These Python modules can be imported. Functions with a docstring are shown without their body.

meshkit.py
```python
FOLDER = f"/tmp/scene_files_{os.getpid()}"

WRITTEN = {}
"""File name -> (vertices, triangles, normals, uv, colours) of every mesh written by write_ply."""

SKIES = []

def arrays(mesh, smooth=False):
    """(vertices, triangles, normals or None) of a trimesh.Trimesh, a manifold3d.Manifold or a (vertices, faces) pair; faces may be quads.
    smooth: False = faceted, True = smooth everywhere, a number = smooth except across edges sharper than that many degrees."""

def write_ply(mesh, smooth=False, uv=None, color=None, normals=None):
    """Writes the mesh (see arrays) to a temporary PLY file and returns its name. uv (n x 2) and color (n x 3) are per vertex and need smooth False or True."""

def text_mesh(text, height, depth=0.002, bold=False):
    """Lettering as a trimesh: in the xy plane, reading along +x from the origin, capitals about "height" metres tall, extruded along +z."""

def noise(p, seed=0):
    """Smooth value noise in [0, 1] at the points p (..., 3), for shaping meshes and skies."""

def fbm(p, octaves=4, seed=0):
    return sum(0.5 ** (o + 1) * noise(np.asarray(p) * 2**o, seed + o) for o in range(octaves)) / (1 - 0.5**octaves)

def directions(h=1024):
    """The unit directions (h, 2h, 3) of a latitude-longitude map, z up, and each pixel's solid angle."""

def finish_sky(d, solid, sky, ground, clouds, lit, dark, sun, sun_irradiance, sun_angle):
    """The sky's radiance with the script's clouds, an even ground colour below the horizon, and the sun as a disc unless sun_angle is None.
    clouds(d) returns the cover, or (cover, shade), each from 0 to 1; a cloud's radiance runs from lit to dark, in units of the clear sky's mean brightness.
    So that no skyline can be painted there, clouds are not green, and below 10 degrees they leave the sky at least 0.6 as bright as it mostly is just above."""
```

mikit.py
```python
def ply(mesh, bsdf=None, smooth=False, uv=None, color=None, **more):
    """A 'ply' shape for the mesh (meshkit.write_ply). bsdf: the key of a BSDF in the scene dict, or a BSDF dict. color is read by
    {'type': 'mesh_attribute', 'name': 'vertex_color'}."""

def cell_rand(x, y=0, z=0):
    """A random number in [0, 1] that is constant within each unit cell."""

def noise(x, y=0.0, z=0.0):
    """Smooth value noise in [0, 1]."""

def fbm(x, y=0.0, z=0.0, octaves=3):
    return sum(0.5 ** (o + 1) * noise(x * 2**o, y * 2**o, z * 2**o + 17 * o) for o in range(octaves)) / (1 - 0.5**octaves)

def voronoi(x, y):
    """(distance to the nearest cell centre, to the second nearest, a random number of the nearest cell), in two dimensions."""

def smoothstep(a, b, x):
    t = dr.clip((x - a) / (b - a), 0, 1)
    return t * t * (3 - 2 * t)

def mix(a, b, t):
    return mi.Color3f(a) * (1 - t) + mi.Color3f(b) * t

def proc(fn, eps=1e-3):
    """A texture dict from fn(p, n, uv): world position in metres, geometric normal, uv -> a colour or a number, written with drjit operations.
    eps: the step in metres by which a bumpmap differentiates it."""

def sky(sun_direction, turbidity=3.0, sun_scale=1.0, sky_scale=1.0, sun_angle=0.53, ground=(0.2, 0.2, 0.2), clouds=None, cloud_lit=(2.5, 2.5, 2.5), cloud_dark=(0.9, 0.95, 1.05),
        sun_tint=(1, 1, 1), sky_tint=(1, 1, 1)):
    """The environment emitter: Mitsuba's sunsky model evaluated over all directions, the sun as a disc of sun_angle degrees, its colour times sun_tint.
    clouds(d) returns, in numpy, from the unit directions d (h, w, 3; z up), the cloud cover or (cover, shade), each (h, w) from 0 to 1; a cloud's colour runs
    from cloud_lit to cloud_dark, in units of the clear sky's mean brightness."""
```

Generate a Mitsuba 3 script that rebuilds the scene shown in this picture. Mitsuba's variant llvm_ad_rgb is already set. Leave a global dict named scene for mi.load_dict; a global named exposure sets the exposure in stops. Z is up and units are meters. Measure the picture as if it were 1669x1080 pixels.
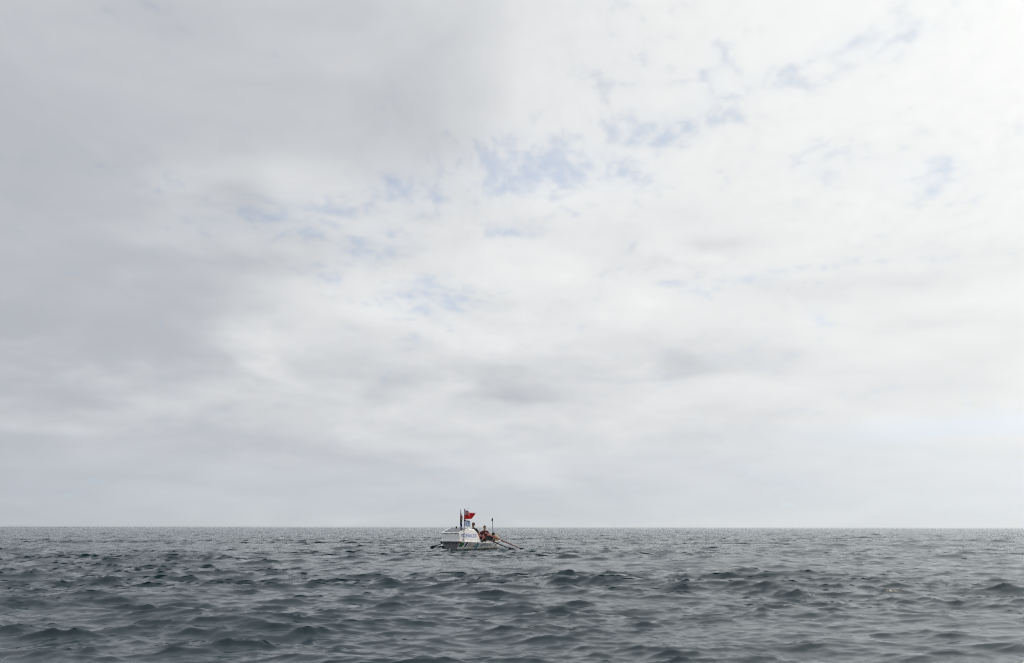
import math, random
import numpy as np, trimesh, manifold3d as m3, mitsuba as mi, drjit as dr
from scipy.interpolate import PchipInterpolator
from scipy.ndimage import map_coordinates
import mikit, meshkit
from mikit import noise, fbm, smoothstep, mix

T = mi.ScalarTransform4f
scene, labels = {}, {}

# ------------------------------------------------------------------ camera, sky, exposure
CAM_H = 1.25
PITCH, ROLL = math.radians(13.45), math.radians(-0.13)
cp, sp_ = math.cos(PITCH), math.sin(PITCH)
up0 = np.array([0, -sp_, cp]); right0 = np.array([1.0, 0, 0])
cam_up = up0 * math.cos(ROLL) + right0 * math.sin(ROLL)
scene['camera'] = {'type': 'perspective', 'fov': 64.0, 'fov_axis': 'x', 'near_clip': 0.05, 'far_clip': 30000.0,
                   'to_world': T().look_at(origin=[0, 0, CAM_H], target=[0, cp, CAM_H + sp_], up=cam_up.tolist())}
exposure = 2.0

SUN_AZ, SUN_EL = math.radians(67), math.radians(41)
SUN = np.array([math.sin(SUN_AZ) * math.cos(SUN_EL), math.cos(SUN_AZ) * math.cos(SUN_EL), math.sin(SUN_EL)])


def sst(a, b, x):
    t = np.clip((x - a) / (b - a), 0, 1)
    return t * t * (3 - 2 * t)


def perlin(x, y, seed):
    """gradient noise, about -0.7 to 0.7"""
    xi, yi = np.floor(x), np.floor(y)
    fx, fy = x - xi, y - yi
    table = np.random.default_rng(seed).permutation(4096)
    xi, yi = xi.astype(np.int64), yi.astype(np.int64)

    def corner(i, j):
        h = table[(table[(xi + i) & 4095] + yi + j) & 4095] * (2 * np.pi / 4096)
        return np.cos(h) * (fx - i) + np.sin(h) * (fy - j)

    sx, sy = fx ** 3 * (fx * (fx * 6 - 15) + 10), fy ** 3 * (fy * (fy * 6 - 15) + 10)
    n0 = corner(0, 0) * (1 - sx) + corner(1, 0) * sx
    n1 = corner(0, 1) * (1 - sx) + corner(1, 1) * sx
    return n0 * (1 - sy) + n1 * sy


def pfbm(x, y, seed, octaves=4, gain=.5):
    c, s_, out = math.cos(.6), math.sin(.6), 0
    for o in range(octaves):
        out = out + gain ** o * perlin(x, y, seed + o)
        x, y = 2.03 * (c * x - s_ * y) + 3.1, 2.03 * (s_ * x + c * y) - 1.7
    return out


def cracks(x, y, seed):
    """0 on the borders between random cells, about 1 in their middles"""
    xi, yi = np.floor(x), np.floor(y)
    table = np.random.default_rng(seed).random(8192)
    f1, f2 = np.full(x.shape, 9.), np.full(x.shape, 9.)
    for i in (-1, 0, 1):
        for j in (-1, 0, 1):
            cx, cy = xi + i, yi + j
            k = (cx.astype(np.int64) * 73856093) ^ (cy.astype(np.int64) * 19349663)
            dd = np.hypot(cx + table[k & 8191] - x, cy + table[(k >> 5) & 8191] - y)
            f2 = np.where(dd < f1, f1, np.minimum(f2, dd))
            f1 = np.minimum(f1, dd)
    return f2 - f1


def clouds(d):
    """A thin stratocumulus deck: a thick grey bank to the north-west, bright thin cloud towards the sun, a belt of small blue gaps between."""
    x, y, z = d[..., 0], d[..., 1], np.maximum(d[..., 2], 0)
    az, el = np.degrees(np.arctan2(x, y)), np.degrees(np.arcsin(z))
    r = 1 / (z + 0.20)
    u, v = x * r, y * r                                     # position on the cloud deck, in deck heights
    fade = sst(1.5, 9, el)                                  # far off the texture shrinks below what can be seen
    w1, w2 = pfbm(u * 1.3, v * 1.3, 21, 4), pfbm(u * 1.3 + 9, v * 1.3 + 4, 31, 4)
    big = pfbm(u * .75 + .5 * w1, v * .75 + .5 * w2, 41, 5)
    mid = pfbm(u * 2.1 + .5 * w1, v * 2.6 + .5 * w2, 51, 5, .55)
    fine = pfbm(u * 12 + 1.2 * w1, v * 10 + 1.2 * w2, 61, 4, .6)
    edge = cracks(u * 21 + 1.2 * w1 + .45 * fine, v * 18 + 1.2 * w2 + .40 * fine, 71)      # clefts between the cloudlets
    ang = np.degrees(np.arccos(np.clip(d @ SUN, -1, 1)))

    def blob(a, e, ra, re, aa, ee):
        return np.exp(-((aa - a) / ra) ** 2 - ((ee - e) / re) ** 2)

    wa, we = az + 9 * w1 + 4 * mid, el + 5 * w2 + 3 * mid
    bank = np.zeros_like(az)
    for a, e, ra, re, s in BANK:
        bank = bank + s * blob(a, e, ra, re, wa, we)
    bank = 1 - np.exp(-1.5 * bank)
    shade = .03 + .56 * sst(12, 105, ang)
    shade = shade + .64 * bank * (1 + .28 * mid + .25 * big)
    far_side = sst(24, 75, ang)
    shade = shade + far_side * (.17 * big + .12 * mid * (.5 + fade) + .035 * fine * fade) * (1 - .5 * bank)
    for a, e, ra, re, s in SMUDGES:
        shade = shade + s * blob(a, e, ra, re, az + 5 * w1 + 5 * mid, el + 1.2 * w2 + 1.6 * mid)
    streak = pfbm(az * .05 + .4 * w1 + 5, el * .42 + .5 * w2, 81, 4)
    shade = shade + .09 * streak * (1 - sst(12, 26, el)) * sst(-.5, 3.5, el) + .13 * (1 - sst(0.5, 9, el)) * (.5 + far_side) + .14 * sst(40, 75, ang) * (1 - sst(9, 20, el))
    lumps = pfbm(az * .10 + .3 * w1, el * .26 + az * .035 + .3 * w2, 101, 4, .5)
    shade = shade + .17 * lumps * (1 - sst(16, 28, el)) * sst(1, 8, el) * (.25 + far_side)
    # blue gaps
    belt = np.zeros_like(az)
    wb, wc = az + 2.2 * w1 + 1.5 * mid, el + 1.3 * w2 + .9 * mid
    for a, e, ra, re, s in GAPS:
        belt = np.maximum(belt, s * blob(a, e, ra, re, wb, wc))
    wild = sst(.22, .5, pfbm(u * .6 + 7, v * .6 + 3, 91, 3)) * np.maximum(sst(38, 50, np.abs(az)), sst(36, 46, el)) * .7
    belt = np.maximum(belt, wild)
    torn = belt * .9 + .45 * mid + .30 * big
    grain = pfbm(u * 26 + 2 * w1, v * 22 + 2 * w2, 121, 3, .6)
    veil = sst(.15, 1.0, torn)
    gap = sst(.42, 1.20, .88 * torn + .60 * fine + .45 * grain + .45 * (.42 - np.minimum(edge, .9)))      # ragged flecks of blue
    cover = 1 - np.clip(.25 * gap + .11 * veil, 0, .6)
    puffy = sst(10, 18, el) * (1 - .75 * far_side) * sst(-.35, .35, mid + .5 * big)
    shade = shade + .045 * grain * sst(8, 20, el) * (.35 + .65 * (1 - far_side)) + .04 * gap + (.05 * fine + .05 * (.45 - np.minimum(edge, .9))) * np.maximum(veil, 1.2 * puffy)      # lit cloudlets, duller between
    cover = cover - .16 * blob(29, 6.0, 9, .6, az, el + 1.2 * streak) - .10 * (1 - sst(0, 7, el))
    shade = np.where(shade > .7, .7 + .3 * np.tanh((shade - .7) / .3), shade)
    lum = 2.38 - 1.19 * shade + 0.85 * np.exp(-(ang / 22) ** 2) - .50 * sst(80, 130, ang)      # the cloud glows where the sun stands behind it
    return cover, np.clip((3.4 - lum) / 2.8, 0, 1)


# thick grey cloud, grey smudges under the deck and the gaps in it: azimuth, elevation, half widths (degrees), strength
BANK = ((-15, 31, 11, 6.5, .9), (-7, 31, 5.5, 5.5, .55), (-22, 26, 10, 5, .55), (-35, 18, 11, 6.0, .85), (-27, 15, 7, 3.5, .35), (-33, 27, 9, 5, .35), (-48, 22, 14, 12, .6), (-20, 44, 22, 9, .5), (-65, 30, 24, 18, .5), (-22, 23, 9, 3.0, .30),
        (-36, 11, 9, 3, .35))
SMUDGES = ((15.0, 18.2, 2.8, .7, .22), (13.5, 11.4, 4.2, .8, .20), (-1.5, 10.7, 4.5, .9, .22), (1.0, 9.2, 4, .6, .20), (-29, 12.3, 6, 1.0, .2), (-14, 10.4, 8, 1.2, .16), (24, 15.5, 7, 1.0, .10), (30, 12, 7, 1.0, .12))
GAPS = ((-8.4, 22.6, 4.4, 1.9, .95), (2.1, 24.4, 8.0, 2.4, 1.2), (7.6, 23.8, 5.0, 1.6, .95), (-.7, 26.6, 4.4, 1.6, .8), (11.4, 26.7, 3.6, 1.6, .8), (16.2, 29.5, 1.8, 3.6, .55), (15.0, 27.2, 4, 1.4, .45),
        (20, 28.5, 4.6, 1.4, .55), (26.5, 29.5, 5.2, 1.6, .72), (30.5, 31.4, 3.0, 1.2, .5), (-16.0, 20.6, 4.4, 1.3, .8), (-21.5, 19.4, 3.2, 1.0, .55), (-13.3, 16.5, 1.5, 1.2, .95), (-10, 18.6, 3.4, 1.6, .6),
        (-5.6, 15.3, 5.0, 1.9, .8), (20.9, 13.1, .9, .9, .95), (14.0, 16.0, 2.2, .7, .7), (.3, 20.3, 3.0, .8, .8), (29.5, 22.3, 3.0, 1.6, .25), (18.0, 16.6, 3.0, .7, .5), (-26, 21.5, 4, 1, .4), (22, 24, 5, 1.5, .25))
scene['sky'] = mikit.sky(SUN.tolist(), turbidity=3.0, sun_scale=0.14, sun_angle=5.0, sky_scale=1.0, clouds=clouds, cloud_lit=(3.40, 3.41, 3.28), cloud_dark=(.60, .66, .82),
                         ground=(0.40, 0.42, 0.43), sun_tint=(1, 1, 1), sky_tint=(1.0, 1.0, 1.0))

# ------------------------------------------------------------------ materials
def pr(color, rough=.5, **k):
    base = color if isinstance(color, dict) else {'type': 'rgb', 'value': list(color)}
    return {'type': 'twosided', 'bsdf': {'type': 'principled', 'base_color': base, 'roughness': rough, **k}}


scene['m_sea'] = {'type': 'principled', 'base_color': {'type': 'rgb', 'value': [0.012, 0.031, 0.042]}, 'roughness': 0.17, 'eta': 1.33}


def hull_paint(p, n, uv):
    g = fbm(p.x * 2.1, p.y * 2.1, p.z * 6, 4)
    streak = fbm(p.x * 9, p.y * 9, p.z * .8, 3)
    c = mix((.76, .76, .75), (.83, .83, .82), g)
    stain = smoothstep(.55, .8, streak) * smoothstep(.45, .05, p.z)
    c = mix(c, (.42, .38, .30), .40 * stain)
    return mix((.16, .13, .11), c, smoothstep(.06, .085, p.z + .04 * (g - .5)))  # dark lower band: shade and sea reflection painted into the hull colour


def white_paint(p, n, uv):
    g = fbm(p.x * 3.1, p.y * 3.1, p.z * 3, 4)
    return mix((.76, .77, .76), (.84, .84, .83), g)


def cells(p, n, uv):
    a, b = uv.x * 12, uv.y * 6
    fa, fb = dr.abs(a - dr.floor(a) - .5), dr.abs(b - dr.floor(b) - .5)
    line = dr.maximum(smoothstep(.46, .48, fa), smoothstep(.46, .48, fb))
    return mix((.030, .034, .055), (.13, .135, .15), line)


def ensign_print(p, n, uv):
    u, v = uv.x, uv.y
    red = mi.Color3f(.54, .013, .017)
    x, y = u / .5 * 2 - 1, (v - .5) / .5 * 2 - 1                    # canton, -1..1
    can = (u < .5) & (v > .5)
    navy, white, r = mi.Color3f(.012, .016, .085), mi.Color3f(.72, .72, .72), mi.Color3f(.46, .018, .022)
    diag = dr.minimum(dr.abs(x - y), dr.abs(x + y))
    cross = dr.minimum(dr.abs(x) * 2, dr.abs(y))
    c = dr.select(diag < .24, white, navy)
    c = dr.select(diag < .08, r, c)
    c = dr.select(cross < .34, white, c)
    c = dr.select(cross < .20, r, c)
    bx, by = (u - .75) / .11, (v - .46) / .22
    badge = (bx * bx + by * by < 1)
    out = dr.select(can, c, red)
    return out * (.9 + .2 * fbm(p.x * 9, p.y * 9, p.z * 9, 2))


def rainbow_print(p, n, uv):
    """six colour fields: red over blue, a white edged green band that forks to the hoist, a black triangle with a yellow edge"""
    u, v = uv.x, uv.y - .5
    fork = dr.maximum(.5 - u * 1.1, 0)
    dist = dr.minimum(dr.abs(v - fork), dr.abs(v + fork))
    out = dr.select(v > 0, mi.Color3f(.42, .02, .03), mi.Color3f(.01, .03, .22))
    tri = (dr.abs(v) < fork)
    out = dr.select(tri, mi.Color3f(.006, .006, .006), out)
    out = dr.select(dist < .16, dr.select(tri, mi.Color3f(.6, .38, .05), mi.Color3f(.7, .7, .7)), out)
    return dr.select(dist < .10, mi.Color3f(.015, .16, .07), out)


def pale_print(p, n, uv):
    u, v = uv.x, uv.y
    c = dr.select(v > .84, mi.Color3f(.012, .02, .07), mi.Color3f(.62, .68, .78))
    q = (u - .52) / .22
    w = (v - .42) / .20
    ring = dr.abs(dr.sqrt(q * q + w * w) - 1)
    return dr.select((ring < .25) & (v < .84), mi.Color3f(.25, .34, .62), c)


def striped_shirt(p, n, uv):
    z = p.z * 6.2 + .25
    f = z - dr.floor(z)
    return mix((.095, .007, .011), (.008, .007, .008), smoothstep(.56, .62, f) * smoothstep(1.0, .94, f)) * (.85 + .3 * fbm(p.x * 20, p.y * 20, p.z * 20, 2))


def cloth_dark(p, n, uv):
    return mix((.008, .008, .010), (.022, .022, .025), fbm(p.x * 12, p.y * 12, p.z * 12, 3))


def skin_a(p, n, uv):
    return mix((.15, .068, .042), (.22, .108, .072), fbm(p.x * 14, p.y * 14, p.z * 14, 3))


def skin_b(p, n, uv):
    return mix((.32, .155, .11), (.42, .22, .165), fbm(p.x * 14, p.y * 14, p.z * 14, 3))


P = mikit.proc
for key, m in {
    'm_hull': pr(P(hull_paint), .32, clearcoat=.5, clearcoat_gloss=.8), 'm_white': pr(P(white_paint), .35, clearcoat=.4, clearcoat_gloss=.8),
    'm_transom': pr((.21, .215, .23), .4), 'm_grey': pr((.34, .36, .37), .5), 'm_black': pr((.012, .012, .013), .45), 'm_rubber': pr((.02, .02, .02), .7),
    'm_navy': pr((.018, .024, .085), .4), 'm_blue_letter': pr((.12, .18, .50), .4), 'm_green': pr((.04, .13, .075), .4), 'm_teal': pr((.035, .26, .32), .4), 'm_sand': pr((.42, .33, .22), .5),
    'm_pink': pr((.48, .24, .24), .5), 'm_brown': pr((.15, .06, .06), .5), 'm_red': pr((.42, .02, .025), .35), 'm_oar_red': pr((.17, .012, .018), .5), 'm_oar_pink': pr((.38, .075, .09), .45),
    'm_carbon': pr((.010, .009, .010), .6), 'm_solar': pr(P(cells), .16, specular=.5), 'm_steel': pr((.45, .46, .47), .3, metallic=1.0), 'm_dark_steel': pr((.04, .042, .045), .4, metallic=.4),
    'm_deck': pr((.42, .42, .40), .7), 'm_tan': pr((.36, .29, .20), .6), 'm_lens': pr((.25, .01, .01), .15), 'm_glass_dark': pr((.02, .025, .03), .1),
    'm_ensign': pr(P(ensign_print), .75), 'm_rainbow': pr(P(rainbow_print), .75), 'm_pale': pr(P(pale_print), .75),
    'm_shirt_stripe': pr(P(striped_shirt), .85), 'm_cloth_dark': pr(P(cloth_dark), .85), 'm_shorts_navy': pr((.012, .016, .035), .85),
    'm_skin_a': pr(P(skin_a), .55), 'm_skin_b': pr(P(skin_b), .55), 'm_hair': pr((.014, .010, .008), .6), 'm_hair_b': pr((.020, .014, .010), .6), 'm_eye': pr((.6, .58, .55), .2), 'm_pupil': pr((.01, .008, .006), .1),
    'm_lip': pr((.28, .09, .08), .5),
}.items():
    scene[key] = m

# ------------------------------------------------------------------ helpers
used = {}


def numbered(name):
    k = used.get(name, -1) + 1
    used[name] = k
    return name if k == 0 else f'{name}_{k:03d}'


def tag(key, label=None, category=None, **more):
    labels[key] = {**({'label': label} if label else {}), **({'category': category} if category else {}), **more}
    return key


def put(name, mesh, mat, parent=None, world=None, smooth=35, uv=None, label=None):
    key = numbered(f'{parent}__{name}' if parent else name)
    d = mikit.ply(mesh, mat, smooth=smooth, uv=uv)
    if world is not None:
        d['to_world'] = world
    scene[key] = d
    if label:
        labels[key] = {'label': label}
    return key


def man(mesh):
    return m3.Manifold(m3.Mesh(np.asarray(mesh.vertices, np.float32), np.asarray(mesh.faces, np.uint32)))


def tri(man_):
    m = man_.to_mesh()
    return trimesh.Trimesh(m.vert_properties[:, :3].astype(float), m.tri_verts.astype(int), process=False)


def ball(c, r, n=16):
    return m3.Manifold.sphere(float(r), n).translate([float(x) for x in c])


def bone(a, b, ra, rb, n=16):
    return m3.Manifold.batch_hull([ball(a, ra, n), ball(b, rb, n)])


def chain(pts, rad, n=12):
    return [bone(pts[i], pts[i + 1], rad[i], rad[i + 1], n) for i in range(len(pts) - 1)]


def union(l):
    return m3.Manifold.batch_boolean(l, m3.OpType.Add)


def soft(man_, step, it=12):
    t = tri(man_.refine_to_length(step))
    t.merge_vertices()
    trimesh.smoothing.filter_taubin(t, lamb=.5, nu=.53, iterations=it)
    return t


def rbox(sx, sy, sz, c=(0, 0, 0), r=.01):
    a = [ball([x * (sx / 2 - r), y * (sy / 2 - r), z * (sz / 2 - r)], r, 8) for x in (-1, 1) for y in (-1, 1) for z in (-1, 1)]
    return m3.Manifold.batch_hull(a).translate(list(map(float, c)))


def tube(pts, rad, sides=12):
    """a closed round tube along points"""
    p = np.asarray(pts, float)
    rad = np.broadcast_to(np.asarray(rad, float), (len(p),))
    t = np.gradient(p, axis=0)
    t /= np.linalg.norm(t, axis=1, keepdims=True)
    a = np.cross(t, np.where(np.abs(t[:, 2:]) < .9, [0, 0, 1.], [1., 0, 0]))
    a /= np.linalg.norm(a, axis=1, keepdims=True)
    b = np.cross(t, a)
    ang = np.arange(sides) * 2 * np.pi / sides
    v = p[:, None] + rad[:, None, None] * (np.cos(ang)[None, :, None] * a[:, None] + np.sin(ang)[None, :, None] * b[:, None])
    return loft(v)


def loft(rings):
    """closed rings (n, k, 3) joined into a solid with flat fan caps"""
    rings = np.asarray(rings, float)
    n, k = rings.shape[:2]
    v = np.vstack([rings.reshape(-1, 3), rings[0].mean(0), rings[-1].mean(0)])
    i, j = np.meshgrid(np.arange(n - 1), np.arange(k), indexing='ij')
    a, b, c, d = i * k + j, i * k + (j + 1) % k, (i + 1) * k + (j + 1) % k, (i + 1) * k + j
    f = np.vstack([np.stack([a, b, c], -1).reshape(-1, 3), np.stack([a, c, d], -1).reshape(-1, 3)])
    j = np.arange(k)
    f = np.vstack([f, np.stack([j * 0 + n * k, (j + 1) % k, j], 1), np.stack([j * 0 + n * k + 1, (n - 1) * k + j, (n - 1) * k + (j + 1) % k], 1)])
    m = trimesh.Trimesh(v, f, process=False)
    if m.volume < 0:
        m.invert()
    return m


# ------------------------------------------------------------------ the sea
rng = np.random.default_rng(11)


class WaveField:
    """A random sea of wind waves in a periodic square: height and horizontal pull, with blurred levels for coarse grids."""

    def __init__(self, n, size, hs, peak, wind, spread, chop, seed, short, tail=4.0):
        g = np.random.default_rng(seed)
        k1 = np.fft.fftfreq(n, size / n) * 2 * np.pi
        kx, ky = np.meshgrid(k1, k1, indexing='ij')
        k = np.hypot(kx, ky)
        k[0, 0] = 1e9
        kp = 2 * np.pi / peak
        s = k ** -tail * np.exp(-1.25 * (kp / k) ** 2)
        c = (kx * math.cos(wind) + ky * math.sin(wind)) / k
        s = s * (np.clip(c, 0, 1) ** spread + .02) * np.exp(-(k * short) ** 2)
        a = np.sqrt(s) * (g.standard_normal((n, n)) + 1j * g.standard_normal((n, n)))
        a[0, 0] = 0
        h = np.fft.ifft2(a).real
        a *= hs / 4 / h.std()
        self.n, self.size, self.levels = n, size, []
        for blur in (0, .03, .06, .12, .25, .5, 1.0, 2.0):
            w = a * np.exp(-.5 * (k * blur) ** 2)
            self.levels.append([np.fft.ifft2(w).real.astype(np.float32), np.fft.ifft2(-1j * kx / k * w).real.astype(np.float32) * -chop, np.fft.ifft2(-1j * ky / k * w).real.astype(np.float32) * -chop])
        self.blurs = (0, .03, .06, .12, .25, .5, 1.0, 2.0)

    def at(self, x, y, blur):
        out = [np.zeros(x.shape, np.float32) for _ in range(3)]
        lev = np.interp(blur, self.blurs, np.arange(len(self.blurs)))
        rows = lev[:, 0]
        for i in range(len(self.blurs)):
            sel = np.abs(rows - i) < 1
            if not sel.any():
                continue
            w = (1 - np.abs(lev[sel] - i)).astype(np.float32)
            co = np.stack([x[sel] / self.size * self.n, y[sel] / self.size * self.n]).reshape(2, -1) % self.n
            for o, fld in zip(out, self.levels[i]):
                o[sel] += w * map_coordinates(fld, co, order=1, mode='grid-wrap').reshape(w.shape)
        return out


def build_sea():
    r = list(np.geomspace(.25, 5.5, 36))
    while r[-1] < 20000:
        q = r[-1]
        r.append(q + (max(.030, .0042 * q) if q < 600 else .011 * q if q < 1500 else .05 * q))
    r = np.array(r)
    fine = np.radians(np.linspace(-36.5, 36.5, 930))
    rest = np.radians(np.linspace(36.5, 360 - 36.5, 112))[1:-1]
    az = np.concatenate([fine, rest])
    R, A = np.meshgrid(r, az, indexing='ij')
    x, y = R * np.sin(A), R * np.cos(A)
    step = np.gradient(r)[:, None] + 0 * R
    blur = (.27 + .10 * np.clip((R - 40) / 80, 0, 1)) * np.where(R < 5.5, .25, step)
    fields = (WaveField(2048, 73.0, .062, 1.5, math.radians(-84), 14, 1.25, 3, .008, 3.75),      # the chop, towards the camera
              WaveField(1024, 23.0, .018, .34, math.radians(-80), 5, .6, 5, .006, 3.5),         # ripples on it
              WaveField(1024, 131.0, .105, 4.0, math.radians(-112), 10, 1.1, 8, .04, 4.2),         # an older sea from the left
              WaveField(512, 420.0, .14, 15.0, math.radians(-70), 8, .8, 21, .3, 5.0))
    h = np.zeros(x.shape, np.float32); dx = h.copy(); dy = h.copy()
    gust = .65 + .70 * sst(.32, .78, meshkit.fbm(np.stack([x * .07, y * .10, 0 * x], -1), 3, 4)).astype(np.float32)      # ruffled and smoother patches
    for i, w in enumerate(fields):
        a, b, c = w.at(x, y, blur)
        if i < 2:
            a, b, c = a * gust, b * gust, c * gust
        if i in (0, 2):                                          # peaked crests over flat troughs
            a = a + (20 if i == 0 else 8) * a * np.abs(a) * (a > 0)
        h += a; dx += b; dy += c
    calm = np.exp(-(step / 8) ** 2).astype(np.float32)          # far off the rings are too wide apart to carry waves
    h *= calm; dx *= calm; dy *= calm
    v = np.stack([x + dx, y + dy, h], -1)
    n, k = x.shape
    i, j = np.meshgrid(np.arange(n - 1), np.arange(k), indexing='ij')
    a, b, c, d = i * k + j, i * k + (j + 1) % k, (i + 1) * k + (j + 1) % k, (i + 1) * k + j
    f = np.vstack([np.stack([a, b, c], -1).reshape(-1, 3), np.stack([a, c, d], -1).reshape(-1, 3)])
    f = f[:, ::-1] if np.cross(v.reshape(-1, 3)[f[0, 1]] - v.reshape(-1, 3)[f[0, 0]], v.reshape(-1, 3)[f[0, 2]] - v.reshape(-1, 3)[f[0, 0]])[2] < 0 else f
    print('sea triangles', len(f))
    scene['sea'] = mikit.ply((v.reshape(-1, 3), f), 'm_sea', smooth=True)
    tag('sea', 'dark grey green open sea with short choppy waves', kind='structure')


build_sea()

# ------------------------------------------------------------------ the boat (local: x forward from the stern, y to port, z up from the waterline)
HEAD = math.radians(26)
BOAT = T().translate([-3.45, 47.7, 0.0]).rotate([0, 0, 1], 90 - 26).rotate([0, 1, 0], .6)
L = 6.3
boat = 'rowing_boat'
tag(boat, 'white ocean rowing boat with rounded stern cabin, seen from its stern quarter', 'rowing boat')
bs = PchipInterpolator(np.array([0, 1, 2, 3, 4, 4.7, 5.4, 5.95, 6.3]), [.635, .73, .80, .83, .78, .66, .44, .18, .03])
zs = PchipInterpolator([0, 3, 4.7, 6.3], [.52, .46, .50, .62])
zk = PchipInterpolator([0, 1, 3, 4.6, 5.4, 5.9, 6.3], [-.14, -.20, -.24, -.22, -.12, .08, .52])


def half(s, z):
    t = np.clip((z - zk(s)) / np.maximum(zs(s) - zk(s), 1e-3), 0, 1)
    return bs(s) * t ** .55


def rake(s, z):
    return .26 * np.clip((zs(s) - z) / .66, 0, 1) * np.clip(1 - s / .9, 0, 1)


def hull_rings(ss, inset=0., floor=None, top=0., n=14):
    out = []
    for s in ss:
        z0 = zk(s) if floor is None else floor
        z = z0 + (zs(s) - z0) * np.linspace(0, 1, n) ** 1.35
        y = np.maximum(half(s, z) - inset, .004)
        if floor is None:
            y[0] = .0005 + .01 * (bs(s) / .8)
        xx = s + rake(s, z)
        zt = z.copy(); zt[-1] += top
        out.append(np.vstack([np.stack([xx, -y, zt], 1)[::-1], np.stack([xx, y, zt], 1)]))
    return out


outer = man(loft(hull_rings(np.linspace(0, L, 43))))
cockpit = man(loft(hull_rings(np.linspace(2.08, 4.75, 24), .045, .24, .3)))
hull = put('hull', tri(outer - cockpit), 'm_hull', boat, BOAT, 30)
for side in (-1, 1):                                                     # rubbing strakes along the sheer
    s = np.linspace(0.0, L - .05, 40)
    put('gunwale', tube(np.stack([s, side * (bs(s) + .006), zs(s) - .012], 1), .024, 8), 'm_white', boat, BOAT, 50)
put('cockpit_floor', rbox(2.55, 1.05, .02, (3.42, 0, .255), .008).trim_by_plane([0, 0, 1], .2) if False else tri(rbox(2.5, 1.0, .02, (3.40, 0, .258), .008)), 'm_deck', boat, BOAT)

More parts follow.
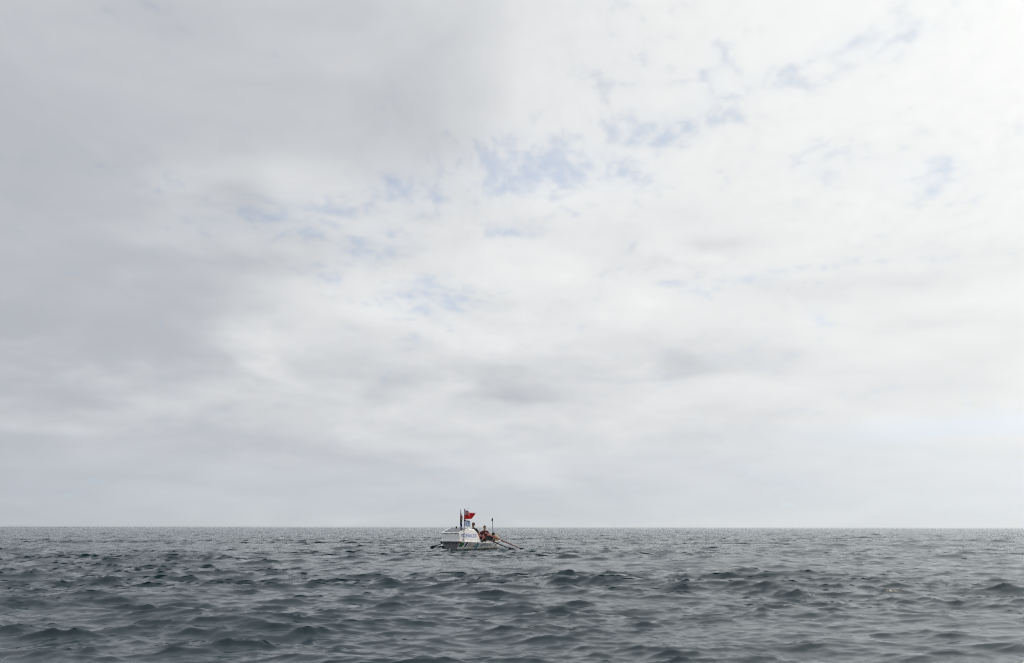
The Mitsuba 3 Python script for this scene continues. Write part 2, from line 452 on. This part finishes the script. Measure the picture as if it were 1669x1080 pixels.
# transom: grey board with the boat's name
y = np.linspace(-1, 1, 25)
tz = np.linspace(-.06, .47, 12)
ring = []
for z in tz:
    w = float(half(0., z)) - .02
    ring.append(np.vstack([np.stack([rake(0., z) - .012 + 0 * y, w * y, 0 * y + z], 1), np.stack([rake(0., z) + .006 + 0 * y, w * y[::-1], 0 * y + z], 1)]))
transom = put('transom', loft(ring), 'm_transom', boat, BOAT, 30)
nm = meshkit.text_mesh('AMITIKA', .10, .004, bold=True)
nm.apply_translation([-nm.bounds.mean(0)[0], 0, 0])
v = nm.vertices.copy()
nm.vertices = np.stack([rake(0., v[:, 1] + .345) - .013 - v[:, 2], -v[:, 0] * 1.45, v[:, 1] + .345], 1)
nm.fix_normals()
put('name_lettering', nm, 'm_black', transom, BOAT, False, label='dark lettering across the transom')
put('stern_ledge', tri(rbox(.10, 1.33, .045, (-.01, 0, .515), .018)), 'm_white', boat, BOAT)
put('side_light', tri(m3.Manifold.batch_hull([ball((-.02, -.60, .44), .04), ball((.02, -.63, .47), .045)])), 'm_lens', boat, BOAT, 40, label='dark red light at the starboard stern corner')
put('stern_cleat', tri(union([rbox(.05, .05, .08, (-.02, .60, .43), .015), rbox(.05, .14, .035, (-.03, .60, .47), .014)])), 'm_rubber', boat, BOAT, 40)
# rudder, under the transom
rd = m3.Manifold.batch_hull([ball((.02, 0, .16), .018, 8), ball((-.16, 0, .02), .014, 8), ball((-.13, 0, -.42), .012, 8), ball((.06, 0, -.42), .016, 8)])
put('rudder', tri(rd), 'm_grey', boat, BOAT, 40)

# stern cabin: upright aft wall, roof rising forward then curving down like a shell
zr = PchipInterpolator([.02, .55, 1.0, 1.25, 1.5, 1.75, 1.95, 2.06, 2.12], [.965, 1.10, 1.20, 1.225, 1.205, 1.10, .90, .70, .50])


def cabin_half(s, z):
    return (bs(s) - .035) * (1 - .10 * np.clip((z - .5) / .8, 0, 1))


rings = []
for s in np.concatenate([np.linspace(.02, 1.6, 20), np.linspace(1.65, 2.115, 14)]):
    zt = float(zr(s)); zb = min(.46, zt - .02); q = min(.09, (zt - zb) * .4)
    pts = []
    for z in np.linspace(zb, zt - q, 6):
        pts.append((cabin_half(s, z), z))
    wt = cabin_half(s, zt)
    for a in np.linspace(0, math.pi / 2, 6)[1:]:
        pts.append((wt - q + q * math.cos(a), zt - q + q * math.sin(a)))
    pts.append((wt * .5, zt + .012)); pts.append((0, zt + .016))
    right = np.array(pts)
    left = right[:-1][::-1] * [-1, 1]
    rr = np.vstack([right, left])
    rings.append(np.stack([0 * rr[:, 0] + s, rr[:, 0], rr[:, 1]], 1))
cabin = put('cabin', loft(rings), 'm_white', boat, BOAT, 38)
# overhanging roof rim and the solar panel on the aft slope
def roof_slab(s0, s1, wide, lift, thick, n=14, trim=0.):
    rr = []
    for s in np.linspace(s0, s1, n):
        w = (float(cabin_half(max(s, .02), float(zr(max(s, .02))))) + wide) 
        z = float(zr(max(s, .02))) + lift + (.34 * (s - .02) if s < .02 else 0)
        rr.append([[s, -w, z], [s, w, z], [s, w, z + thick], [s, -w, z + thick]])
    return loft(rr)


rim = put('roof_rim', roof_slab(-.035, 1.06, .022, .004, .032), 'm_white', cabin, BOAT, 25)
sm = roof_slab(.07, .97, -.085, .038, .014)
vv = sm.vertices
solar = put('solar_panel', sm, 'm_solar', boat, BOAT, False, uv=np.stack([vv[:, 1] / 1.2 + .5, (vv[:, 0] - .07) / .9], 1), label='dark solar panel on the sloping cabin roof')
# recessed aft hatch and a black strip painting the shadow under the rim
put('aft_hatch', tri(rbox(.03, 1.02, .34, (.012, 0, .745), .012)), 'm_white', cabin, BOAT)
for yy in (-.34, .34):
    put('hatch_hinge', tri(rbox(.03, .10, .03, (-.008, yy, .93), .010)), 'm_black', cabin, BOAT)
put('rim_shadow_strip', tri(rbox(.012, 1.10, .022, (.012, 0, .945), .005)), 'm_black', cabin, BOAT)
put('roof_light', tri(union([ball((1.02, .22, 1.285), .052), bone((1.02, .22, 1.20), (1.02, .22, 1.26), .05, .05)])), 'm_black', boat, BOAT, 40, label='small black dome on the cabin roof')
put('roof_vent', tri(bone((.98, .42, 1.21), (.98, .42, 1.265), .025, .022)), 'm_dark_steel', boat, BOAT, 40)


def on_cabin(mesh, s0, z0, sx=1.):
    mesh = mesh.subdivide_to_size(.09)
    v = mesh.vertices
    s, z = s0 + v[:, 0] * sx, z0 + v[:, 1]
    mesh.vertices = np.stack([s, -(cabin_half(s, z) + v[:, 2] + .002), z], 1)
    mesh.fix_normals()
    return mesh


put('side_lettering', on_cabin(meshkit.text_mesh('GONULEX', .175, .004, bold=True), .16, .73, 1.40), 'm_blue_letter', cabin, BOAT, False, label='blue lettering along the side of the stern cabin')


def on_hull(mesh, s0=0., z0=0., sx=1., side=-1, sub=.07):
    mesh = mesh.subdivide_to_size(sub)
    v = mesh.vertices
    s, z = s0 + v[:, 0] * sx, z0 + v[:, 1]
    mesh.vertices = np.stack([s + rake(s, z), side * (half(s, z) + v[:, 2] + .0025), z], 1)
    mesh.fix_normals()
    return mesh


from shapely.geometry import Polygon


def patch(pts, thick=.003):
    return on_hull(trimesh.creation.extrude_polygon(Polygon(pts), thick, engine='earcut'))


def decal(pts, mat, label=None, name='side_graphic'):
    put(name, patch(pts), mat, hull, BOAT, False, label=label)


decal([(.03, .20), (.34, .20), (.52, .34), (.40, .42), (.16, .46), (.03, .46)], 'm_green', 'green leaf graphic on the side near the stern')
decal([(.60, .20), (.78, .20), (.86, .47), (.70, .47)], 'm_navy')
decal([(.90, .20), (.98, .20), (1.06, .46), (1.00, .46)], 'm_pink')
decal([(1.04, .20), (1.10, .20), (1.24, .46), (1.18, .46)], 'm_brown')
decal([(1.20, .20), (1.25, .20), (1.40, .46), (1.36, .46)], 'm_sand')
decal([(1.34, .20), (1.40, .20), (1.58, .46), (1.53, .46)], 'm_brown')
decal([(1.46, .185), (1.66, .185), (1.96, .43), (1.88, .43)], 'm_black')
decal([(1.72, .16), (2.10, .16), (2.10, .36), (1.96, .36)], 'm_teal', 'teal triangle on the side below the cabin end')
decal([(1.80, .12), (2.10, .12), (2.10, .15), (1.76, .15)], 'm_teal')
decal([(4.34, .05), (4.46, .05), (4.50, .42), (4.40, .42)], 'm_black', 'black stripe up the side near the bow')
put('hull_lettering', on_hull(meshkit.text_mesh('affrica', .17, .003), 2.28, .22, 1.9), 'm_black', hull, BOAT, False, label='thin dark script along the side amidships')
decal([(3.86, .10), (3.92, .10), (3.96, .40), (3.90, .40)], 'm_sand'); decal([(4.62, .12), (4.68, .12), (4.74, .40), (4.68, .40)], 'm_sand')

# low bow cabin behind the rowers
rings = []
zb_ = PchipInterpolator([4.78, 4.86, 5.1, 5.5, 5.9, 6.15], [.60, .84, .92, .86, .72, .60])
for s in np.linspace(4.78, 6.15, 22):
    zt = float(zb_(s)); w = float(bs(s)) - .05
    a = np.linspace(0, math.pi, 17)
    rr = np.stack([0 * a + s, w * np.sign(np.cos(a)) * np.abs(np.cos(a)) ** .6, .47 + (zt - .47) * np.sin(a) ** .6], 1)
    rings.append(rr)
bow_cabin = put('bow_cabin', loft(rings), 'm_tan', boat, BOAT, 38, label='low tan grey cabin at the bow behind the rowers')
put('bow_hatch', tri(rbox(.03, .46, .26, (4.785, 0, .70), .012)), 'm_glass_dark', bow_cabin, BOAT)

# aerial with a lantern on the bow cabin, leaning slightly
mast = put('aerial', tube([(4.95, -.18, .86), (4.93, -.13, 1.25), (4.92, -.10, 1.74)], [.024, .019, .016], 8), 'm_dark_steel', boat, BOAT, 50, label='thin dark aerial standing near the bow')
put('lantern', tri(union([bone((4.92, -.10, 1.73), (4.92, -.10, 1.83), .042, .042), bone((4.92, -.10, 1.86), (4.92, -.10, 1.885), .026, .02)])), 'm_black', mast, BOAT, 40)
put('aerial_base', tri(union([rbox(.16, .16, .14, (4.95, -.18, .93), .03)])), 'm_black', mast, BOAT, 40)
# staffs on the stern cabin
ens = (.30, -.700)
ensign_staff = put('ensign_staff', tube([(ens[0], ens[1], .50), (ens[0], ens[1], 1.3), (ens[0], ens[1], 2.27)], [.021, .019, .016], 8), 'm_black', boat, BOAT, 50, label='dark flag staff on the starboard side of the stern cabin')
for z in (.58, .90):
    put('bracket', tri(rbox(.05, .10, .05, (ens[0], ens[1] + .05, z), .012)), 'm_steel', ensign_staff, BOAT)
put('staff_cap', tri(ball((ens[0], ens[1], 2.28), .026)), 'm_dark_steel', ensign_staff, BOAT, 40)
pole_s, pole_y = 1.12, .02
flag_pole = put('roof_pole', tube([(pole_s, pole_y, 1.21), (pole_s, pole_y, 1.8), (pole_s, pole_y, 2.27)], .014, 8), 'm_dark_steel', boat, BOAT, 50, label='dark pole on top of the stern cabin')
put('pole_foot', tri(bone((pole_s, pole_y, 1.22), (pole_s, pole_y, 1.29), .045, .035)), 'm_black', flag_pole, BOAT, 40)
put('pole_top', tri(ball((pole_s, pole_y, 2.28), .03)), 'm_grey', flag_pole, BOAT, 40)
whip = put('whip_aerial', tube([(1.75, -.10, 1.08), (1.75, -.10, 1.8), (1.76, -.11, 2.36)], [.010, .008, .006], 6), 'm_grey', boat, BOAT, 50)
put('aerial_tip', tri(ball((1.76, -.11, 2.37), .025)), 'm_grey', whip, BOAT, 40)


# flags: cloth sheets with folds
def cloth(fn, nu=40, nv=26):
    u, v = np.meshgrid(np.linspace(0, 1, nu), np.linspace(0, 1, nv), indexing='ij')
    p = fn(u, v)
    i, j = np.meshgrid(np.arange(nu - 1), np.arange(nv - 1), indexing='ij')
    a = (i * nv + j).ravel()
    f = np.vstack([np.stack([a, a + nv, a + nv + 1], 1), np.stack([a, a + nv + 1, a + 1], 1)])
    return (p.reshape(-1, 3), f), np.stack([u.ravel(), v.ravel()], 1)


def fly(dx, dy):                       # a world direction (right, away) in boat axes
    c, s_ = math.cos(math.radians(64)), math.sin(math.radians(64))
    return np.array([dx * c + dy * s_, -dx * s_ + dy * c, 0])


D, N = fly(.93, .37), fly(-.37, .93)


def ensign_shape(u, v):
    wv = np.sin(9.5 * u + 2.6 * v - .6) * .075 * np.minimum(1, u * 3) + np.sin(15 * u - 4 * v) * .018 * u
    z = 1.70 + v * (.535 - .25 * u) + .05 * u + .028 * np.sin(7 * u + v) * u - .03 * np.sin(np.pi * u) * (v - .5)
    run = (.44 + .17 * v) * u + .02 * np.sin(8.5 * u)
    return np.array([ens[0], ens[1], 0]) + D * 1.0 * run[..., None] + N * wv[..., None] + np.array([0, 0, 1]) * z[..., None] + D * .02


mesh, uv = cloth(ensign_shape)
tag(put('red_ensign', mesh, 'm_ensign', None, BOAT, True, uv=uv), 'red flag with a small union canton flying from the dark stern staff', 'flag')


def pale_shape(u, v):
    wv = np.sin(11 * u + 1.5 * v) * .035 * np.minimum(1, u * 4)
    z = 1.33 + v * (.36 - .05 * u) - .03 * u
    return np.array([ens[0], ens[1], 0]) + D * (.02 + .34 * u)[..., None] + N * wv[..., None] + np.array([0, 0, 1]) * z[..., None]


mesh, uv = cloth(pale_shape, 30, 20)
tag(put('pale_flag', mesh, 'm_pale', None, BOAT, True, uv=uv), 'pale blue and white flag hanging below the red flag on the same staff', 'flag')


def limp_shape(u, v):
    th = u * 9.5
    run = .018 + .085 * u + .022 * np.sin(th)
    wv = .050 * np.cos(th) * (.4 + .6 * u) + .03 * u * np.sin(5 * v)
    low = np.clip(1 - v, 0, 1)
    z = 1.42 + .70 * v - .20 * u * (1 - .4 * v) * low - .22 * u * v
    return np.array([pole_s, pole_y, 0]) + D * run[..., None] + N * wv[..., None] + np.array([0, 0, 1]) * z[..., None]


mesh, uv = cloth(limp_shape, 60, 26)
tag(put('furled_flag', mesh, 'm_rainbow', None, BOAT, True, uv=uv), 'limp green, black and yellow flag hanging along the pole on the cabin roof', 'flag')

# fender
fd = put('fender', tri(union([ball((4.52, -.80, .50), .085, 24), bone((4.52, -.76, .58), (4.52, -.72, .60), .018, .018)])), 'm_white', None, BOAT, 40)
tag(fd, 'small white ball fender hanging from the boat side under the forward oar', 'fender')

# seats, rails, rowlocks, footboards
ROW = [dict(hip=2.62, lock=2.30, seat=.58), dict(hip=4.02, lock=3.68, seat=.53)]
LOCK_Y, LOCK_Z = .93, .72
for r in ROW:
    st = put('seat', tri(union([rbox(.26, .30, .035, (r['hip'], 0, r['seat'] - .025), .015)])), 'm_black', boat, BOAT)
    put('seat_frame', tri(union([rbox(.22, .03, r['seat'] - .30, (r['hip'], yy, (r['seat'] + .22) / 2), .012) for yy in (-.11, .11)])), 'm_steel', st, BOAT)
    put('footboard', tri(rbox(.03, .42, .26, (r['hip'] - .50, 0, .36), .012).translate([0, 0, 0])), 'm_deck', boat, BOAT)
    for side in (-1, 1):
        yb = float(bs(r['lock']))
        lk = put('rowlock', tri(union([bone((r['lock'], side * (yb + .01), .45), (r['lock'], side * LOCK_Y, LOCK_Z - .07), .028, .022), bone((r['lock'] - .16, side * yb, .47), (r['lock'], side * LOCK_Y, LOCK_Z - .07), .018, .018),
                                       bone((r['lock'] + .16, side * yb, .47), (r['lock'], side * LOCK_Y, LOCK_Z - .07), .018, .018)])), 'm_dark_steel', boat, BOAT, 40)
        gate = union([bone((r['lock'] - .045, side * LOCK_Y, LOCK_Z - .05), (r['lock'] - .045, side * LOCK_Y, LOCK_Z + .06), .014, .014), bone((r['lock'] + .045, side * LOCK_Y, LOCK_Z - .05), (r['lock'] + .045, side * LOCK_Y, LOCK_Z + .06), .014, .014),
                      bone((r['lock'] - .045, side * LOCK_Y, LOCK_Z - .05), (r['lock'] + .045, side * LOCK_Y, LOCK_Z - .05), .016, .016), bone((r['lock'] - .045, side * LOCK_Y, LOCK_Z + .06), (r['lock'] + .045, side * LOCK_Y, LOCK_Z + .06), .010, .010)])
        put('gate', tri(gate), 'm_red' if side < 0 else 'm_rubber', lk, BOAT, 40)

# ------------------------------------------------------------------ oars
OUT, IN = 2.12, .72
OAR_DIRS = {}
for i, r in enumerate(ROW):
    for side in (-1, 1):
        lock = np.array([r['lock'], side * LOCK_Y, LOCK_Z])
        d = np.array([.00, side * 1.0, -.36]); d /= np.linalg.norm(d)
        OAR_DIRS[i, side] = (lock, d)
        where = ('starboard' if side < 0 else 'port')
        o = numbered('oar')
        tag(o, {(0, -1): 'black oar reaching right into the water, nearer of the two right hand oars', (1, -1): 'dark red oar reaching right into the water, farther of the two right hand oars',
                (0, 1): 'black oar blade dipping into the water left of the stern', (1, 1): 'black oar mostly hidden behind the stern cabin, its blade at the left of the hull'}[i, side], 'oar',
            group='oars pulled by the two rowers')
        at = lambda t: lock + d * t
        OUT = 2.12 if side < 0 else 1.86
        dark = 'm_carbon' if not (i == 1 and side < 0) else 'm_oar_red'
        put('shaft', tube([at(-.16), at(.15), at(1.0), at(OUT - .42)], [.033, .033, .031, .026], 10), dark, o, BOAT, 50)
        put('inner_loom', tube([at(-IN + .12), at(-.35), at(-.161)], [.022, .028, .032], 10), 'm_oar_pink' if side < 0 else 'm_carbon', o, BOAT, 50)
        put('grip', tube([at(-IN - .10), at(-IN), at(-IN + .119)], [.019, .0195, .0195], 10), 'm_rubber', o, BOAT, 50)
        put('collar', tube([at(-.05), at(0), at(.09)], [.040, .036, .033], 12), 'm_oar_pink' if side < 0 else 'm_rubber', o, BOAT, 40)
        # the blade: a spoon, upright, slightly dished towards the stern
        rings = []
        upv = np.cross(d, [1., 0, 0]); upv /= np.linalg.norm(upv); upv *= np.sign(upv[2])
        for t in np.linspace(0, 1, 14):
            w = .02 + .085 * math.sin(min(1, t * 1.25) * math.pi / 2) ** 1.2 * (1 if t < .9 else 1 - (t - .9) * 2.5)
            c = at(OUT - .43 + .46 * t) + np.array([.02 * t * t, 0, 0])
            pts = []
            for a in np.linspace(0, 2 * math.pi, 16, endpoint=False):
                yy, xx = w * math.cos(a), (.018 * (1 - t) + .006) * math.sin(a)
                pts.append(c + upv * (yy - .02 * t) + np.array([1., 0, 0]) * (xx - .04 * t * (yy / .1) ** 2))
            rings.append(pts)
        put('blade', loft(rings), 'm_carbon', o, BOAT, 50)


# ------------------------------------------------------------------ the two rowers, facing the stern
def rower(i, label, shirt, shorts, skin, hair, yaw, pitch, lean, tall, hairlen):
    r = ROW[i]
    key = numbered('person')
    tag(key, label, 'person')
    X = lambda s, y, z: np.array([r['hip'] + s, y, r['seat'] + z])
    H = tall
    pelvis, waist, chest, neck0 = X(0, 0, .10), X(.03 + lean * .25, 0, .26 * H), X(.03 + lean * .6, 0, .42 * H), X(.02 + lean * .9, 0, .565 * H)
    headc = X(-.02 + lean * 1.05, 0, .735 * H)
    body, top, pants = [], [], []
    tor = [m3.Manifold.batch_hull([ball(pelvis + [0, s * .085, 0], .105) for s in (-1, 1)] + [ball(waist + [0, s * .075, 0], .095) for s in (-1, 1)]),
           m3.Manifold.batch_hull([ball(waist + [0, s * .075, 0], .095) for s in (-1, 1)] + [ball(chest + [0, s * .10, 0], .112) for s in (-1, 1)]),
           m3.Manifold.batch_hull([ball(chest + [0, s * .10, 0], .112) for s in (-1, 1)] + [ball(neck0 + [0.01, s * .10, -.06], .07) for s in (-1, 1)]),
           m3.Manifold.batch_hull([ball(neck0 + [0.01, s * .165, -.065], .058) for s in (-1, 1)] + [ball(neck0, .06)])]
    body += tor
    body += [bone(neck0, headc + [-.005, 0, -.09], .056, .054)]
    top += [m3.Manifold.batch_hull([ball(pelvis + [0, s * .085, .02], .118) for s in (-1, 1)] + [ball(waist + [0, s * .078, 0], .108) for s in (-1, 1)]),
            m3.Manifold.batch_hull([ball(waist + [0, s * .078, 0], .108) for s in (-1, 1)] + [ball(chest + [0, s * .10, 0], .125) for s in (-1, 1)]),
            m3.Manifold.batch_hull([ball(chest + [0, s * .10, 0], .125) for s in (-1, 1)] + [ball(neck0 + [0.01, s * .105, -.06], .08) for s in (-1, 1)]),
            m3.Manifold.batch_hull([ball(neck0 + [0.01, s * .165, -.065], .070) for s in (-1, 1)] + [ball(neck0 + [0, 0, -.03], .072)])]
    pants += [m3.Manifold.batch_hull([ball(pelvis + [0, s * .085, 0], .120) for s in (-1, 1)] + [ball(pelvis + [.01, s * .08, .09], .114) for s in (-1, 1)])]
    for s in (-1, 1):
        # legs: bent, feet on the footboard towards the stern
        hip, knee, ankle, toe = X(-.02, s * .10, .085), X(-.34, s * .14, .30), X(-.44, s * .11, .37 - r['seat']), None
        heel, toe = ankle + [.03, 0, -.04], ankle + [-.045, s * .02, .09]
        body += chain([hip, knee], [.088, .060]) + [bone(knee, (knee + ankle) / 2 + [.03, 0, .04], .058, .054), bone((knee + ankle) / 2 + [.03, 0, .04], ankle, .054, .036), bone(heel, ankle, .036, .036), bone(ankle, toe, .036, .028)]
        pants += chain([hip, hip + (knee - hip) * .72], [.103, .084])
        # arms to the oar grips
        lock, d = OAR_DIRS[i, s]
        c = lock - d * (IN - .02)
        ax = d
        back = np.array([1., 0, 0]); back -= ax * (back @ ax); back /= np.linalg.norm(back)
        upv = np.cross(ax, back); upv *= np.sign(upv[2])
        dirp = lambda phi: back * math.cos(phi) + upv * math.sin(phi)
        R = .0195
        wrist = c + dirp(math.radians(35)) * .085 + np.array([0, 0, -.01])
        sh = neck0 + [0.01, s * .185, -.075]
        mid = (sh + wrist) / 2
        ln = np.linalg.norm(sh - wrist); ul = .285 * H
        off = math.sqrt(max(ul ** 2 - (ln / 2) ** 2, .0025))
        bd = np.array([.30, s * .75, -.75]); nn = (wrist - sh) / ln; bd -= nn * (bd @ nn); bd /= np.linalg.norm(bd)
        elbow = mid + bd * off
        body += [bone(sh, (sh + elbow) / 2, .054, .050), bone((sh + elbow) / 2, elbow, .050, .040), bone(elbow, elbow + (wrist - elbow) * .35, .042, .042), bone(elbow + (wrist - elbow) * .35, wrist, .042, .027)]
        top += [bone(neck0 + [0.01, s * .165, -.07], sh, .072, .070), bone(sh, sh + (elbow - sh) * .62, .070, .062)]
        palm = [c + ax * t + dirp(math.radians(a)) * (R + .014) for t in (-.036, .036) for a in (45, 85)]
        body += [m3.Manifold.batch_hull([ball(p, .014, 10) for p in palm] + [ball(wrist, .025, 10)])]
        for q, t in enumerate((-.034, -.0115, .0115, .034)):
            ang = [80, 125, 185, 235 - 12 * abs(q - 1)]
            body += chain([c + ax * (t * (1 + .03 * j)) + dirp(math.radians(a)) * (R + .0085) for j, a in enumerate(ang)], [.0098, .0092, .0086, .0078], 8)
        tin = ax * (.042 if s * 0 == 0 else 0) * -1                            # thumb at the inner side of the palm
        body += chain([c + tin * .8 + dirp(math.radians(40)) * (R + .012), c + tin * 1.15 + dirp(math.radians(-5)) * (R + .010), c + tin * .9 + dirp(math.radians(-60)) * (R + .009)], [.012, .0105, .009], 8)
    # head, in its own axes: -x is the face
    def place(m):
        return m.rotate([0, math.degrees(pitch), 0]).rotate([0, 0, math.degrees(yaw)]).translate([float(a) for a in headc])
    skull = m3.Manifold.sphere(1.0, 28).scale([.098, .078, .098]).translate([.012, 0, .035])
    jaw = m3.Manifold.batch_hull([m3.Manifold.sphere(1.0, 20).scale([.07, .066, .05]).translate([-.015, 0, .0]), ball((-.062, 0, -.088), .024), ball((-.03, .040, -.060), .024), ball((-.03, -.040, -.060), .024), ball((.02, 0, -.04), .05)])
    nose = m3.Manifold.batch_hull([ball((-.086, 0, .018), .010), ball((-.106, 0, -.022), .012), ball((-.088, .014, -.028), .009), ball((-.088, -.014, -.028), .009)])
    brow = m3.Manifold.batch_hull([ball((-.072, .036, .034), .016), ball((-.072, -.036, .034), .016), ball((-.082, 0, .034), .012)])
    ears = [m3.Manifold.sphere(1.0, 14).scale([.020, .010, .032]).translate([.015, s * .080, -.002]) for s in (-1, 1)]
    lips = m3.Manifold.batch_hull([ball((-.083, .018, -.052), .008), ball((-.083, -.018, -.052), .008), ball((-.090, 0, -.052), .008)])
    body += [place(m) for m in [skull, jaw, nose, brow, lips] + ears]
    sk = soft(union(body), .011, 6)
    put('body', sk, skin, key, BOAT, True)
    put('shirt', soft(union(top), .02, 10), shirt, key, BOAT, True)
    put('shorts', soft(union(pants), .02, 10), shorts, key, BOAT, True)
    cap = m3.Manifold.sphere(1.0, 32).scale([.106, .086, .106]).translate([.016, 0, .040])
    cut = m3.Manifold.batch_hull([ball((-.15, y, z), .012) for y in (-.2, .2) for z in (-.3, .068)] + [ball((-.045, y, .058), .012) for y in (-.2, .2)] + [ball((hairlen, y, -.3), .012) for y in (-.2, .2)] + [ball((hairlen - .02, y, -.005), .012) for y in (-.2, .2)])
    low = m3.Manifold.cube([.5, .5, .5], True).translate([0, 0, -.25 - .055])
    hm = soft((cap - cut) - low, .012, 3)
    hv = hm.vertices
    hm.vertices = hv + (meshkit.noise(hv * 70, 5)[:, None] - .5) * .012 * (hv - hv.mean(0)) / .1
    put('hair', tri(place(man(hm))) if False else trimesh.Trimesh(np.asarray(apply_head(hm.vertices, yaw, pitch, headc)), hm.faces, process=False), hair, key, BOAT, True)
    for s in (-1, 1):
        e = put('eye', tri(place(m3.Manifold.sphere(.0105, 16).scale([1, 1.15, .62]).translate([-.0790, s * .031, .010]))), 'm_eye', key, BOAT, True)
        put('pupil', tri(place(m3.Manifold.sphere(.0052, 10).translate([-.0855, s * .031, .010]))), 'm_pupil', e, BOAT, True)
        put('shoe', soft(union([bone(X(-.41, s * .11, .33 - r['seat']), X(-.415, s * .11, .39 - r['seat']), .050, .045), bone(X(-.42, s * .11, .35 - r['seat']), X(-.495, s * .13, .47 - r['seat']), .050, .038)]), .015, 6), 'm_rubber', key, BOAT, True)
    put('mouth', tri(place(m3.Manifold.batch_hull([ball((-.0895, .017, -.053), .0035, 8), ball((-.0895, -.017, -.053), .0035, 8), ball((-.0965, 0, -.053), .0035, 8)]))), 'm_lip', key, BOAT, True)
    return key


def apply_head(v, yaw, pitch, c):
    cy, sy, cx, sx = math.cos(pitch), math.sin(pitch), math.cos(yaw), math.sin(yaw)
    x, y, z = v[:, 0] * cy + v[:, 2] * sy, v[:, 1], -v[:, 0] * sy + v[:, 2] * cy
    return np.stack([x * cx - y * sx, x * sx + y * cx, z], 1) + c


rower(0, 'rower in a black top, close behind the stern cabin, mostly hidden by it', 'm_cloth_dark', 'm_cloth_dark', 'm_skin_a', 'm_hair', math.radians(-12), math.radians(4), .05, 1.17, .02)
rower(1, 'dark haired rower in a maroon and black shirt, farther forward in the boat', 'm_shirt_stripe', 'm_shorts_navy', 'm_skin_b', 'm_hair_b', math.radians(30), math.radians(-10), .10, 1.02, .03)
